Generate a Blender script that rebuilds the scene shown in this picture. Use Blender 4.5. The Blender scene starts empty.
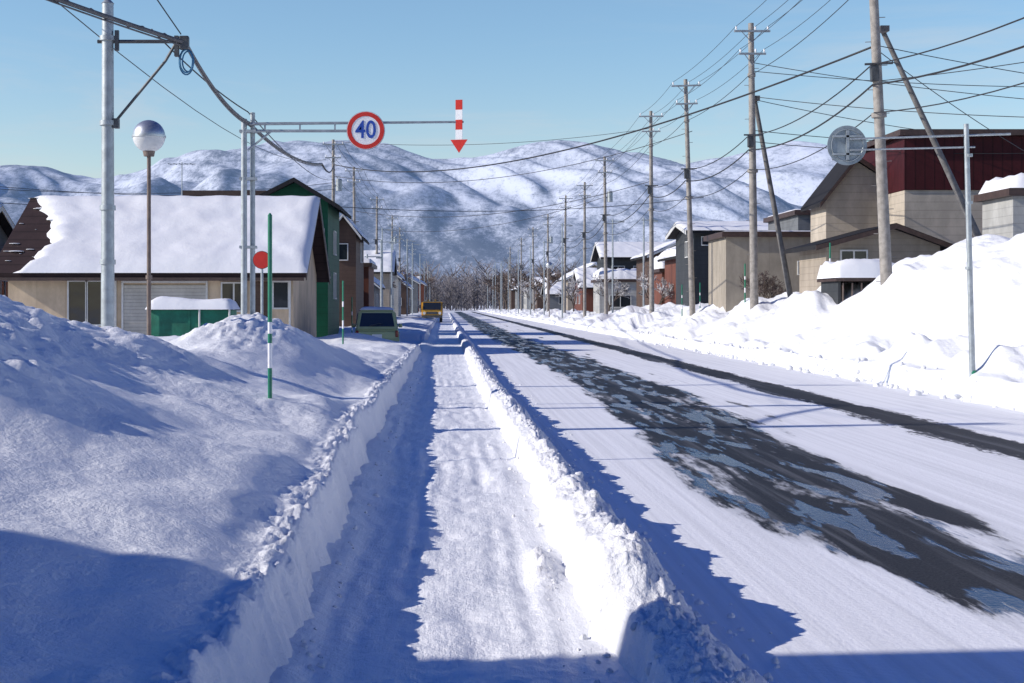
import bpy, bmesh, math, random
import numpy as np
from mathutils import Vector, Matrix, Euler
random.seed(7)
scene=bpy.context.scene
COL=scene.collection
# ---------------------------------------------------------------- noise
_rng=np.random.RandomState(11)
_perm=_rng.permutation(256); _perm=np.concatenate([_perm,_perm,_perm])
_ang=_rng.rand(256)*2*np.pi; _gx=np.cos(_ang); _gy=np.sin(_ang)
def pn(x,y,s=0):
    x=np.asarray(x,float)+s*17.31; y=np.asarray(y,float)+s*9.73
    xi=np.floor(x).astype(int); yi=np.floor(y).astype(int)
    xf=x-xi; yf=y-yi; xi&=255; yi&=255
    def g(ix,iy,fx,fy):
        h=_perm[_perm[ix]+iy]; return _gx[h]*fx+_gy[h]*fy
    x1=(xi+1)&255; y1=(yi+1)&255
    u=xf*xf*xf*(xf*(xf*6-15)+10); v=yf*yf*yf*(yf*(yf*6-15)+10)
    a=g(xi,yi,xf,yf); b=g(x1,yi,xf-1,yf); c=g(xi,y1,xf,yf-1); d=g(x1,y1,xf-1,yf-1)
    return ((a*(1-u)+b*u)*(1-v)+(c*(1-u)+d*u)*v)*1.5
def fbm(x,y,o=4,s=0):
    t=0;a=1.;f=1.
    for i in range(o):
        t=t+a*pn(x*f,y*f,s+i*3.1); a*=.5; f*=2.03
    return t
def billow(x,y,o=3,s=0):
    t=0;a=1.;f=1.
    for i in range(o):
        t=t+a*np.abs(pn(x*f,y*f,s+i*5.3)); a*=.5; f*=2.1
    return t
def ss(a,b,x):
    t=np.clip((x-a)/(b-a),0,1); return t*t*(3-2*t)
# ---------------------------------------------------------------- materials
def newmat(name):
    m=bpy.data.materials.new(name); m.use_nodes=True
    nt=m.node_tree; b=nt.nodes['Principled BSDF']; return m,nt,b
def N(nt,t,**k):
    n=nt.nodes.new(t)
    for a,v in k.items(): setattr(n,a,v)
    return n
def L(nt,a,b): nt.links.new(a,b)
def math_(nt,op,a,b=None,c=None,clamp=False):
    n=N(nt,'ShaderNodeMath',operation=op); n.use_clamp=clamp
    for i,v in enumerate((a,b,c)):
        if v is None: continue
        if isinstance(v,(int,float)): n.inputs[i].default_value=v
        else: L(nt,v,n.inputs[i])
    return n.outputs[0]
def noise(nt,vec,scale,detail=4,rough=.55,dist=0):
    n=N(nt,'ShaderNodeTexNoise'); n.inputs['Scale'].default_value=scale; n.inputs['Detail'].default_value=detail
    n.inputs['Roughness'].default_value=rough; n.inputs['Distortion'].default_value=dist
    if vec is not None: L(nt,vec,n.inputs['Vector'])
    return n.outputs['Fac']
def mixc(nt,f,a,b,bt='MIX'):
    n=N(nt,'ShaderNodeMix',data_type='RGBA',blend_type=bt)
    if isinstance(f,(int,float)): n.inputs[0].default_value=f
    else: L(nt,f,n.inputs[0])
    for i,v in ((6,a),(7,b)):
        if isinstance(v,(tuple,list)): n.inputs[i].default_value=(*v[:3],1)
        else: L(nt,v,n.inputs[i])
    return n.outputs[2]
def mapr(nt,v,a,b,c=0.,d=1.,smooth=True):
    n=N(nt,'ShaderNodeMapRange'); n.interpolation_type='SMOOTHSTEP' if smooth else 'LINEAR'
    L(nt,v,n.inputs[0])
    for i,x in enumerate((a,b,c,d)): n.inputs[i+1].default_value=x
    return n.outputs[0]
def bump(nt,h,strength,dist,bs,prev=None):
    n=N(nt,'ShaderNodeBump'); n.inputs['Strength'].default_value=strength; n.inputs['Distance'].default_value=dist
    L(nt,h,n.inputs['Height'])
    if prev is not None: L(nt,prev,n.inputs['Normal'])
    if bs is not None: L(nt,n.outputs[0],bs.inputs['Normal'])
    return n.outputs[0]
def coords(nt,scale=None):
    tc=N(nt,'ShaderNodeTexCoord')
    if scale is None: return tc.outputs['Object']
    mp=N(nt,'ShaderNodeMapping'); mp.inputs['Scale'].default_value=scale; L(nt,tc.outputs['Object'],mp.inputs['Vector']); return mp.outputs[0]
def simple(name,c,rough=.6,metal=0,var=.18,scale=6,bmp=.1):
    m,nt,b=newmat(name); v=coords(nt)
    f=noise(nt,v,scale,5,.6)
    c2=tuple(x*(1-var*1.6) for x in c); c1=tuple(min(1,x*(1+var)) for x in c)
    L(nt,mixc(nt,mapr(nt,f,.3,.7),c2,c1),b.inputs['Base Color'])
    b.inputs['Roughness'].default_value=rough; b.inputs['Metallic'].default_value=metal
    if bmp: bump(nt,noise(nt,v,scale*8,3),bmp,.01,b)
    return m
def siding(name,c,freq=5,axis='Z',rough=.6,dark=.68,width=.12,stain=.17):
    m,nt,b=newmat(name); v=coords(nt); s=N(nt,'ShaderNodeSeparateXYZ'); L(nt,v,s.inputs[0])
    if axis=='Z': a=s.outputs[2]
    else: a=math_(nt,'ADD',s.outputs[0],s.outputs[1])
    fr=math_(nt,'FRACT',math_(nt,'MULTIPLY',a,freq))
    line=mapr(nt,fr,0,width)
    st=noise(nt,coords(nt,(1.0,1.0,.5)),1.3,7,.7)
    base=mixc(nt,mapr(nt,st,.35,.72),tuple(x*(1-stain*1.3) for x in c),tuple(min(1,x*1.08) for x in c))
    L(nt,mixc(nt,1.0,base,mixc(nt,line,(dark,dark,dark),(1,1,1)),'MULTIPLY'),b.inputs['Base Color']); b.inputs['Roughness'].default_value=rough
    b.inputs['Specular IOR Level'].default_value=.2
    bump(nt,fr,.3,.015,b)
    return m
def snowmat(name,c=(.80,.815,.83),dirt=.0,fine=1.0,cs=1.0):
    m,nt,b=newmat(name); v=coords(nt)
    f=noise(nt,v,.9*cs,6,.6)
    d=tuple(x*(1-dirt) for x in c)
    L(nt,mixc(nt,mapr(nt,f,.38,.66),c,(d[0]*.97,d[1]*.98,d[2])),b.inputs['Base Color'])
    b.inputs['Roughness'].default_value=.65; b.inputs['Specular IOR Level'].default_value=.2
    p=bump(nt,noise(nt,v,7*cs,6,.62),.5*fine,.06,None)
    p=bump(nt,noise(nt,v,48*cs,4,.65),.55*fine,.013,None,p)
    bump(nt,noise(nt,v,190*cs,2,.6),.4*fine,.004,b,p)
    return m
M={}
M['snow']=snowmat('snow',dirt=.05)
M['bank']=snowmat('plowed_snow',c=(.82,.83,.85),dirt=.08,fine=1.5)
M['roofsnow']=snowmat('roof_snow',c=(.77,.78,.80),fine=.5,cs=.5)
# path
m,nt,b=newmat('packed_snow_path'); v=coords(nt)
st=noise(nt,coords(nt,(9,.9,1)),2.2,6,.65)
f=noise(nt,v,1.7,6,.6)
L(nt,mixc(nt,mapr(nt,st,.35,.7),mixc(nt,mapr(nt,f,.35,.7),(.84,.85,.87),(.74,.76,.79)),(.84,.85,.87)),b.inputs['Base Color'])
b.inputs['Roughness'].default_value=.5
p=bump(nt,st,.5,.02,None); p=bump(nt,noise(nt,v,14,5,.65),.6,.025,None,p); bump(nt,noise(nt,v,70,4,.6),.6,.01,b,p)
M['path']=m
# road
m,nt,b=newmat('icy_road'); v=coords(nt); s=N(nt,'ShaderNodeSeparateXYZ'); L(nt,v,s.inputs[0]); X=s.outputs[0]; Y=s.outputs[1]
long_=noise(nt,coords(nt,(2.0,.25,1)),1.0,7,.62)
mid=noise(nt,coords(nt,(1.9,.24,1)),1.15,7,.62,.3)
fine=noise(nt,coords(nt,(2.0,.50,1)),6,6,.7)
grit=noise(nt,v,60,4,.7)
streak=noise(nt,coords(nt,(7,.07,1)),1.6,6,.6)
track=noise(nt,coords(nt,(3.2,.07,1)),1.6,5,.6)
wob=math_(nt,'MULTIPLY',math_(nt,'SUBTRACT',long_,.5),1.3)
ctr=math_(nt,'ADD',3.05,mapr(nt,Y,6.0,10.5,.45,0)); ctr=math_(nt,'ADD',ctr,mapr(nt,Y,11,26,0,.45)); ctr=math_(nt,'ADD',ctr,mapr(nt,Y,30,80,0,-.5))
wid=mapr(nt,Y,6,13,.48,.90)
d1=math_(nt,'DIVIDE',math_(nt,'ABSOLUTE',math_(nt,'SUBTRACT',math_(nt,'ADD',X,wob),ctr)),wid)
band1=mapr(nt,d1,.58,1.30,1,0)
h1=math_(nt,'ADD',math_(nt,'MULTIPLY',band1,1.05),math_(nt,'MULTIPLY',math_(nt,'SUBTRACT',mid,.5),2.8))
h1=math_(nt,'ADD',h1,math_(nt,'MULTIPLY',math_(nt,'SUBTRACT',fine,.5),.9))
wet1=mapr(nt,h1,.50,.84)
wet1=math_(nt,'MULTIPLY',wet1,mapr(nt,band1,.02,.35))
wob2=math_(nt,'MULTIPLY',math_(nt,'SUBTRACT',long_,.5),.7)
d2=math_(nt,'ABSOLUTE',math_(nt,'SUBTRACT',math_(nt,'ADD',X,wob2),6.32))
h2=math_(nt,'ADD',mapr(nt,d2,.14,.60,1,0),math_(nt,'MULTIPLY',math_(nt,'SUBTRACT',fine,.5),1.7))
wet2=mapr(nt,h2,.38,.66)
d3=math_(nt,'ABSOLUTE',math_(nt,'SUBTRACT',math_(nt,'ADD',X,wob2),4.75))
h3=math_(nt,'ADD',mapr(nt,d3,.05,.3,1,0),math_(nt,'MULTIPLY',math_(nt,'SUBTRACT',mid,.5),3.0))
wet3=math_(nt,'MULTIPLY',mapr(nt,h3,1.1,1.4),mapr(nt,Y,14,22))
wet=math_(nt,'MAXIMUM',wet1,math_(nt,'MAXIMUM',wet2,wet3))
snowc=mixc(nt,mapr(nt,streak,.36,.68),(.85,.86,.88),(.73,.74,.76))
slush=mapr(nt,math_(nt,'ADD',band1,math_(nt,'MULTIPLY',math_(nt,'SUBTRACT',mid,.5),1.6)),.10,1.0,0,.9)
snowc=mixc(nt,slush,snowc,(.40,.415,.44))
asph=mixc(nt,mapr(nt,grit,.35,.7),(.012,.013,.016),(.052,.052,.056))
asph=mixc(nt,mapr(nt,track,.50,.66,0,.75),asph,(.12,.125,.135))
col=mixc(nt,wet,snowc,asph)
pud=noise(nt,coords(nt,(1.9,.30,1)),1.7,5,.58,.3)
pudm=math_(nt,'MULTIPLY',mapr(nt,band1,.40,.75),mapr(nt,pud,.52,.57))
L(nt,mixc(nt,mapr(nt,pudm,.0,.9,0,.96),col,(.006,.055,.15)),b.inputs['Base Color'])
L(nt,math_(nt,'MULTIPLY_ADD',pudm,-.40,math_(nt,'MULTIPLY_ADD',wet,-.1,.65)),b.inputs['Roughness'])
L(nt,math_(nt,'MULTIPLY_ADD',pudm,-.06,math_(nt,'MULTIPLY_ADD',wet,-.12,.20)),b.inputs['Specular IOR Level'])
hh=math_(nt,'ADD',math_(nt,'MULTIPLY',streak,.5),math_(nt,'MULTIPLY',noise(nt,v,26,5,.65),.6))
hh=math_(nt,'MULTIPLY',hh,math_(nt,'SUBTRACT',1,math_(nt,'MULTIPLY',pudm,.6)))
p=bump(nt,math_(nt,'SUBTRACT',1,wet),.4,.012,None)
bump(nt,hh,.45,.02,b,p)
M['road']=m
# mountain
m,nt,b=newmat('forested_snow_mountain'); v=coords(nt)
n1=noise(nt,v,.0022,3,.5); n2=noise(nt,coords(nt,(1,.3,1)),.055,6,.85); n3=noise(nt,coords(nt,(1.2,.6,1)),.010,4,.6)
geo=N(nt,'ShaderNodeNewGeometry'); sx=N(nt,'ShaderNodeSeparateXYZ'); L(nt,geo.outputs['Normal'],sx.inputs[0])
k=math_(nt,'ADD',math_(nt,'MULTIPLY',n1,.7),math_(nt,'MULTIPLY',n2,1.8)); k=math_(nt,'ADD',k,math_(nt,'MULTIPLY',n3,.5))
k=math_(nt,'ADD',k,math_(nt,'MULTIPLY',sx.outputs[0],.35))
szz=N(nt,'ShaderNodeSeparateXYZ'); L(nt,v,szz.inputs[0])
k=math_(nt,'ADD',k,mapr(nt,szz.outputs[2],0,260,.22,0,False))
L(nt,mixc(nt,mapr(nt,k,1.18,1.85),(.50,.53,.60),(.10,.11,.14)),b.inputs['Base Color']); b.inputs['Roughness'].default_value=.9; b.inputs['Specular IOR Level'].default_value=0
b.inputs['Emission Color'].default_value=(.28,.46,.78,1); b.inputs['Emission Strength'].default_value=.23  # distance haze painted in: blue self-glow plus bluish base colour
M['mountain']=m
M['concrete']=simple('concrete_pole',(.28,.26,.235),.75)
M['darkpole']=simple('weathered_dark_pole',(.15,.145,.14),.8)
M['galv']=simple('galvanised_steel',(.36,.40,.42),.5,.5,.12,8)
M['darksteel']=simple('dark_steel',(.08,.085,.09),.5,.3)
M['rust']=simple('rusty_paint',(.17,.13,.11),.7)
M['wire']=simple('cable_rubber',(.02,.02,.022),.6,0,.1,4,0)
M['bundle']=simple('wrapped_cable',(.12,.12,.125),.6)
M['beige']=siding('beige_render',(.62,.49,.35),1.1,'XY',.8,.78,.02,.2)
M['tan']=siding('tan_siding',(.36,.31,.25),4.5,'Z')
M['paletan']=siding('pale_tan_siding',(.50,.44,.36),3.5,'Z')
M['brown']=siding('brown_siding',(.10,.065,.05),5,'Z')
M['taupe']=siding('taupe_panel',(.36,.32,.26),1.1,'XY',.7,.8,.03)
M['green']=siding('green_siding',(.008,.085,.045),4,'Z')
M['maroon']=siding('maroon_corrugated',(.055,.009,.012),3.0,'XY',.6,.45,.25)
M['grey']=siding('grey_siding',(.17,.18,.19),4,'Z')
M['dkgrey']=siding('charcoal_siding',(.05,.055,.06),4,'Z')
M['white_s']=siding('white_siding',(.42,.42,.40),4,'Z')
M['redbrown']=siding('rust_siding',(.16,.06,.04),4,'XY')
M['shutter']=siding('roller_shutter',(.5,.48,.44),9,'Z',.5,.6,.25)
M['roofbrown']=siding('brown_shingle',(.045,.028,.028),3.5,'Z',.8,.5,.2)
M['roofdark']=siding('dark_metal_roof',(.022,.022,.025),2.4,'XY',.8,.6,.1)
M['trim']=simple('white_trim',(.60,.60,.58),.5,0,.06)
M['browntrim']=simple('brown_trim',(.06,.035,.028),.5)
m,nt,b=newmat('window_glass'); b.inputs['Base Color'].default_value=(.02,.025,.03,1); b.inputs['Roughness'].default_value=.08; b.inputs['Specular IOR Level'].default_value=.7
bump(nt,noise(nt,coords(nt),1.2,2),.15,.05,b); M['glass']=m
M['red']=simple('red_paint',(.62,.03,.02),.4,0,.08)
M['white']=simple('white_paint',(.86,.86,.86),.4,0,.03)
M['blue']=simple('blue_paint',(.02,.07,.38),.4,0,.05)
M['greenp']=simple('green_paint',(.01,.20,.11),.4,0,.1)
M['tarp']=simple('green_tarp',(.008,.15,.09),.6,0,.2,3,.4)
M['signback']=simple('grey_sign_back',(.26,.31,.34),.5,.3)
m,nt,b=newmat('globe_metal'); b.inputs['Base Color'].default_value=(.5,.52,.54,1); b.inputs['Metallic'].default_value=.8; b.inputs['Roughness'].default_value=.38
bump(nt,noise(nt,coords(nt),3,2),.1,.05,b); M['chrome']=m
M['frost']=simple('frosted_globe',(.62,.64,.64),.25,0,.05)
M['carbody']=simple('pale_green_car_paint',(.34,.40,.22),.3,.1,.05,2,0)
M['yellow']=simple('yellow_paint',(.62,.33,.03),.4,0,.06,3,0)
M['rubber']=simple('rubber',(.025,.025,.025),.8)
M['tail']=simple('tail_lamp_red',(.20,.008,.008),.2,0,.05)
M['lamp']=simple('headlamp_clear',(.7,.7,.66),.15,0,.05)
M['bark']=simple('bark',(.10,.075,.06),.9)
M['twig']=simple('winter_twigs',(.15,.115,.10),.9)
M['farwood']=simple('far_woodland_bark',(.15,.14,.15),.9,0,.5,.03,0)
M['twigsnow']=simple('snowy_twigs',(.45,.44,.45),.9,0,.5,1.5)
M['coil']=simple('blue_cable',(.03,.16,.3),.5)
# ---------------------------------------------------------------- mesh builder
class B:
    def __init__(s): s.bm=bmesh.new(); s.mi=0
    def _f(s,vs):
        try:
            f=s.bm.faces.new(vs); f.material_index=s.mi; return f
        except ValueError: return None
    def box(s,c,d,rot=None,bev=0):
        r=bmesh.ops.create_cube(s.bm,size=1)
        vs=r['verts']; mt=Matrix.Translation(c)@(rot.to_matrix().to_4x4() if rot else Matrix())@Matrix.Diagonal((*d,1))
        bmesh.ops.transform(s.bm,matrix=mt,verts=vs)
        fs={f for v in vs for f in v.link_faces}
        for f in fs: f.material_index=s.mi
        if bev:
            es=list({e for v in vs for e in v.link_edges})
            rr=bmesh.ops.bevel(s.bm,geom=es,offset=bev,segments=2,affect='EDGES',profile=.6)
            for f in rr['faces']: f.material_index=s.mi
        return s
    def bx(s,x0,x1,y0,y1,z0,z1,bev=0):
        return s.box(((x0+x1)/2,(y0+y1)/2,(z0+z1)/2),(x1-x0,y1-y0,z1-z0),None,bev)
    def cyl(s,p1,p2,r1,r2=None,seg=12,caps=True):
        if r2 is None: r2=r1
        p1=Vector(p1);p2=Vector(p2); d=(p2-p1).normalized()
        u=d.orthogonal().normalized(); w=d.cross(u)
        a=[];bb=[]
        for i in range(seg):
            t=2*math.pi*i/seg; o=u*math.cos(t)+w*math.sin(t)
            a.append(s.bm.verts.new(p1+o*r1)); bb.append(s.bm.verts.new(p2+o*r2))
        for i in range(seg):
            j=(i+1)%seg; s._f((a[i],a[j],bb[j],bb[i]))
        if caps: s._f(a[::-1]); s._f(bb)
        return s
    def tube(s,pts,r,seg=5):
        pts=[Vector(p) for p in pts]; rings=[]
        for i,p in enumerate(pts):
            d=(pts[min(i+1,len(pts)-1)]-pts[max(i-1,0)]).normalized()
            ref=Vector((0,0,1)) if abs(d.z)<.9 else Vector((0,1,0))
            u=d.cross(ref).normalized(); w=u.cross(d)
            rr=r[i] if isinstance(r,(list,tuple)) else r
            rings.append([s.bm.verts.new(p+(u*math.cos(2*math.pi*k/seg)+w*math.sin(2*math.pi*k/seg))*rr) for k in range(seg)])
        for a,b2 in zip(rings,rings[1:]):
            for k in range(seg):
                j=(k+1)%seg; s._f((a[k],a[j],b2[j],b2[k]))
        s._f(rings[0][::-1]); s._f(rings[-1]); return s
    def ball(s,c,r,u=20,v=14,sc=(1,1,1)):
        rr=bmesh.ops.create_uvsphere(s.bm,u_segments=u,v_segments=v,radius=r)
        bmesh.ops.transform(s.bm,matrix=Matrix.Translation(c)@Matrix.Diagonal((*sc,1)),verts=rr['verts'])
        for f in {f for vv in rr['verts'] for f in vv.link_faces}: f.material_index=s.mi
        return s
    def prism(s,poly,y0,y1,axis='Y'):
        def P(a,b2,t): return (a,t,b2) if axis=='Y' else ((t,a,b2) if axis=='X' else (a,b2,t))
        A=[s.bm.verts.new(P(a,b2,y0)) for a,b2 in poly]; C=[s.bm.verts.new(P(a,b2,y1)) for a,b2 in poly]
        n=len(poly)
        for i in range(n):
            j=(i+1)%n; s._f((A[i],A[j],C[j],C[i]))
        s._f(A[::-1]); s._f(C); return s
    def pad(s,p00,p10,p11,p01,th,nx=30,ny=16,edge=.08,seed=0,nz=.25,left=None,up=Vector((0,0,1))):
        p00,p10,p11,p01=map(Vector,(p00,p10,p11,p01)); G=[]
        for j in range(ny+1):
            row=[]
            for i in range(nx+1):
                u=i/nx; v_=j/ny
                e=min(min(u,1-u)*nx,min(v_,1-v_)*ny)
                u0=left(v_) if left else 0
                uu=u0+(1-u0)*u
                q=(p00*(1-uu)+p10*uu)*(1-v_)+(p01*(1-uu)+p11*uu)*v_
                k=0 if e<.5 else (.7 if e<1.5 else (.93 if e<2.5 else 1))
                h=th*k*(1+nz*float(fbm(q.x*.9+seed,q.y*.9+q.z*.5,3,seed)))
                row.append(s.bm.verts.new(q+up*h))
            G.append(row)
        for j in range(ny):
            for i in range(nx): s._f((G[j][i],G[j][i+1],G[j+1][i+1],G[j+1][i]))
        return s
def mk(name,b,mats,loc=(0,0,0),parent=None,smooth=False,label=None,cat=None,group=None,kind=None,auto=False):
    bmesh.ops.recalc_face_normals(b.bm,faces=b.bm.faces)
    me=bpy.data.meshes.new(name); b.bm.to_mesh(me); b.bm.free()
    for mm in (mats if isinstance(mats,(list,tuple)) else [mats]): me.materials.append(M[mm])
    if smooth or auto: me.shade_smooth()
    if auto: me.set_sharp_from_angle(angle=math.radians(35))
    o=bpy.data.objects.new(name,me); COL.objects.link(o); o.location=loc
    if parent: o.parent=parent
    tag(o,label,cat,group,kind); return o
def tag(o,label=None,cat=None,group=None,kind=None):
    if label: o['label']=label
    if cat: o['category']=cat
    if group: o['group']=group
    if kind: o['kind']=kind
def root(name,label,cat,loc,group=None):
    e=bpy.data.objects.new(name,None); e.empty_display_size=.3; COL.objects.link(e); e.location=loc; tag(e,label,cat,group); return e
def copy_thing(o,loc,rot=None,label=None,scale=None,parent=None):
    c=o.copy(); COL.objects.link(c)
    if parent is None:
        c.location=loc
        if rot is not None: c.rotation_euler=rot
        if label: c['label']=label
        if scale: c.scale=(scale,)*3 if isinstance(scale,(int,float)) else scale
    else: c.parent=parent
    for ch in o.children: copy_thing(ch,None,parent=c)
    return c
def gridmesh(name,XX,YY,ZZ,mat,kind='structure',label=None,cat=None):
    ny,nx=XX.shape
    co=np.stack([XX,YY,ZZ],-1).reshape(-1,3).astype(np.float32)
    idx=np.arange(ny*nx).reshape(ny,nx)
    q=np.stack([idx[:-1,:-1],idx[:-1,1:],idx[1:,1:],idx[1:,:-1]],-1).reshape(-1,4)
    me=bpy.data.meshes.new(name); me.vertices.add(len(co)); me.vertices.foreach_set('co',co.ravel())
    me.loops.add(q.size); me.loops.foreach_set('vertex_index',q.ravel().astype(np.int32))
    me.polygons.add(len(q)); me.polygons.foreach_set('loop_start',np.arange(0,q.size,4,dtype=np.int32))
    me.update(calc_edges=True); me.validate(); me.shade_smooth(); me.materials.append(M[mat])
    o=bpy.data.objects.new(name,me); COL.objects.link(o); tag(o,label,cat,None,kind); return o
# ---------------------------------------------------------------- terrain
def G(x,y,cx,cy,sx,sy,a): return a*np.exp(-((x-cx)/sx)**2/2-((y-cy)/sy)**2/2)
def HG(x,y):
    x=np.asarray(x,float); y=np.asarray(y,float)
    near=1-ss(60,160,y)
    wl=-.67+.05*pn(y*.55,0*y,2)+.05*pn(y*2.1,0*y,3)+.03*pn(y*6.5,0*y,4)+.012*pn(y*17,0*y,5)-.08*ss(9,16,y)
    dl=wl-x
    base=np.interp(y,[2,6,9,14,20,28,40,60,200],[.36,.40,.44,.46,.44,.42,.34,.36,.3])
    top=base+.24*ss(.15,1.7,dl)*np.interp(y,[2,9,16],[1,.9,.5])
    top=top+G(x,y,-4.6,12.5,1.15,3.4,.86)+G(x,y,-7.2,15,2.2,4.5,.55)+G(x,y,-3.0,22.5,.85,2.8,.70)+G(x,y,-5.4,25,1.3,2.6,.30)
    top=top+G(x,y,-3.1,8.9,.65,1.0,.46)+G(x,y,-2.0,27,.5,2.5,.12)+G(x,y,-3.1,15.5,.45,1.2,.16)  # first mound's height is set to cast shade over the near left bank
    top=top+G(x,y,-9,30,2.5,3,.35)
    am=ss(.1,.6,dl)
    top=top+am*(.11*fbm(x*.50,y*.34,3,7)+.010*fbm(x*2.6,y*2.0,3,8)*near)
    top=top+am*near*.025*billow(x*3.0,y*2.3,4,12)*ss(.05,.45,pn(x*.5,y*.3,21))
    cr=ss(.90,1.35,top+.15*pn(x*1.2,y*.8,22)); top=top+cr*near*.09*billow(x*3.2,y*2.4,4,13)
    lip=ss(.02,.10,dl)*(1-ss(.12,.45,dl)); top=top+lip*near*(.035*billow(x*5,y*3.5,4,14))
    notch=ss(45.6,46.8,y)*(1-ss(60,62,y))*ss(-7,-6,x)
    top=top*(1-.93*notch)+G(x,y,-2.8,46.3,.9,.7,.30)
    wallf=ss(0,.16,dl)*.80+ss(.08,.5,dl)*.20
    zl=wallf*top+ .06*near*billow(x*6,y*5,4,31)*ss(-.03,.06,dl)*(1-ss(.18,.35,dl))
    wr=8.75+.16*pn(y*.25,0*y,40)+.1*pn(y*1.1,0*y,41)+.04*pn(y*4,0*y,42)
    d=x-wr
    R=np.interp(y,[0,18,25,29.5,32,35,37.5,41,48,56,67,76,83,95,110,150,300],[2.9,3.15,3.45,3.45,3.15,3.15,2.8,2.5,2.1,1.75,1.4,1.4,1.5,1.1,.9,.8,.6])
    F=np.interp(y,[0,25,40,60,90,300],[1.0,1.0,.9,.8,.7,.5])
    back=np.interp(y,[0,30,40,60,300],[2.0,1.9,1.5,1.0,.5])
    st=.5+.5*pn(y*.12,0*y,43)
    zr=F*(.40*ss(-.02,.13,d)+.25*ss(.25+.2*st,.6+.3*st,d)+.35*ss(.8,1.7,d))+(R-F)*(.55*ss(1.3,2.6,d)+.45*ss(2.5,4.1,d))
    zr=zr*(1-ss(4.8,8.4,d))+back*ss(4.8,8.4,d)
    amp=ss(.0,.6,d)
    chunk=ss(-.05,.4,pn(x*.35,y*.22,55))
    zr=zr+amp*((.40*fbm(x*.36,y*.24,3,50)+.22*billow(x*.7,y*.42,3,51)-.10)*(1-.75*ss(5,9,d))+(.025+.05*chunk)*billow(x*2.2,y*1.5,4,52)*near)
    z=np.where(x<0,zl,np.where(x>8,zr,0))
    z=np.where((dl<0)&(x<4),-.06,z); z=np.where((d<-.0)&(x>=4),-.06,z)
    far=ss(250,600,y); z=z*(1-far)+far*.3
    return z
def gz(x,y): return float(HG(np.array([x]),np.array([y]))[0])
rows=[-25,-18,-12,-8,-5,-3,-1.5,0,1,1.8,2.4]
y=3.
while y<7000: rows.append(y); y*=1.0058 if y<70 else (1.012 if y<300 else 1.05)
rows=np.array(rows)
def cols(a,b,n): return list(np.linspace(a,b,n,endpoint=False))
cx=cols(-6000,-400,14)+cols(-400,-60,22)+cols(-60,-16,45)+cols(-16,-7,50)+cols(-7,-3.2,100)+cols(-3.2,-1.2,90)+cols(-1.2,-.48,80)+[-.46,0,2,4,6,8,8.3]+cols(8.4,10.6,90)+cols(10.6,14,100)+cols(14,20,50)+cols(20,60,50)+cols(60,400,22)+cols(400,6000,14)+[6000]
XX,YY=np.meshgrid(np.array(cx),rows)
ground=gridmesh('ground',XX,YY,HG(XX,YY),'snow',label='deep white snow cover with plowed banks')
# path
FEET=[]
for i in range(30):
    FEET.append((random.uniform(-.25,.4),6.0+i*.62+random.uniform(-.1,.1)))
def HP(x,y):
    n=1-ss(25,60,y)
    z=.015+.014*fbm(x*3,y*1.2,3,60)+.010*billow(x*9,y*7,3,61)*n
    z=z+.006*np.sin(x*38+2*pn(y*.4,0*y,62))*ss(-.1,.3,pn(x*2,y*.25,63))*n
    z=z+G(x,y,.58,8.4,.06,.4,.05)*(1+1.6*billow(x*14,y*10,3,65))+G(x,y,.5,13,.08,.6,.05)+.08*ss(.42,.8,-x)
    for (px,py) in FEET: z=z-G(x,y,px,py,.05,.13,.025)
    return z
r2=[3.]
while r2[-1]<260: r2.append(r2[-1]*(1.0045 if r2[-1]<40 else 1.02))
r2=np.array(r2)
XX,YY=np.meshgrid(np.linspace(-.95,.98,100),r2)
pavement=gridmesh('pavement',XX,YY,HP(XX,YY),'path',label='narrow walkway cleared through packed snow')
# centre bank
def HC(x,y):
    near=1-ss(40,90,y)
    wc=.70+.04*pn(y*.7,0*y,70)+.035*pn(y*2.6,0*y,71)+.015*pn(y*8,0*y,75)-.10*ss(14,30,y)
    wc=wc+.06*(1-ss(6.55,6.75,y))
    rd=wc+np.interp(y,[3,6,8,14,60],[.62,.64,.60,.56,.62])+.08*pn(y*.6,0*y,72)+.06*pn(y*2.2,0*y,73)
    h=np.interp(y,[3,5,6.50,6.72,8,9.5,12,20,60,260],[.24,.26,.30,.46,.42,.38,.35,.31,.26,.22])*(1+.14*pn(y*.9,0*y,74)+.12*pn(y*2.7,0*y,76))
    a=ss(0,.08,x-wc)*.86+ss(.05,.2,x-wc)*.14
    c=wc+.20
    bb=1-ss(0,1,(x-c)/(rd-c))
    prof=a*bb
    z=h*prof
    edge=ss(wc+.06,wc+.25,x)
    z=z+prof**.5*near*(.055*billow(x*5,y*4,4,77)+.035*billow(x*13,y*11,3,78)-.03)*ss(.02,.25,prof)*(.5+.5*edge)
    return z-.03
XX,YY=np.meshgrid(np.linspace(.48,1.75,150),r2)
cb=gridmesh('snow_bank',XX,YY,HC(XX,YY),'bank',label='low plowed snow ridge between walkway and road')
XX,YY=np.meshgrid(np.array([1.1,3,5,7,9.2]),np.array([-25,0,10,20,50,100,250,600,1500]))
road=gridmesh('road',XX,YY,np.zeros_like(XX),'road',label='icy road with wet asphalt wheel tracks')
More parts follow.
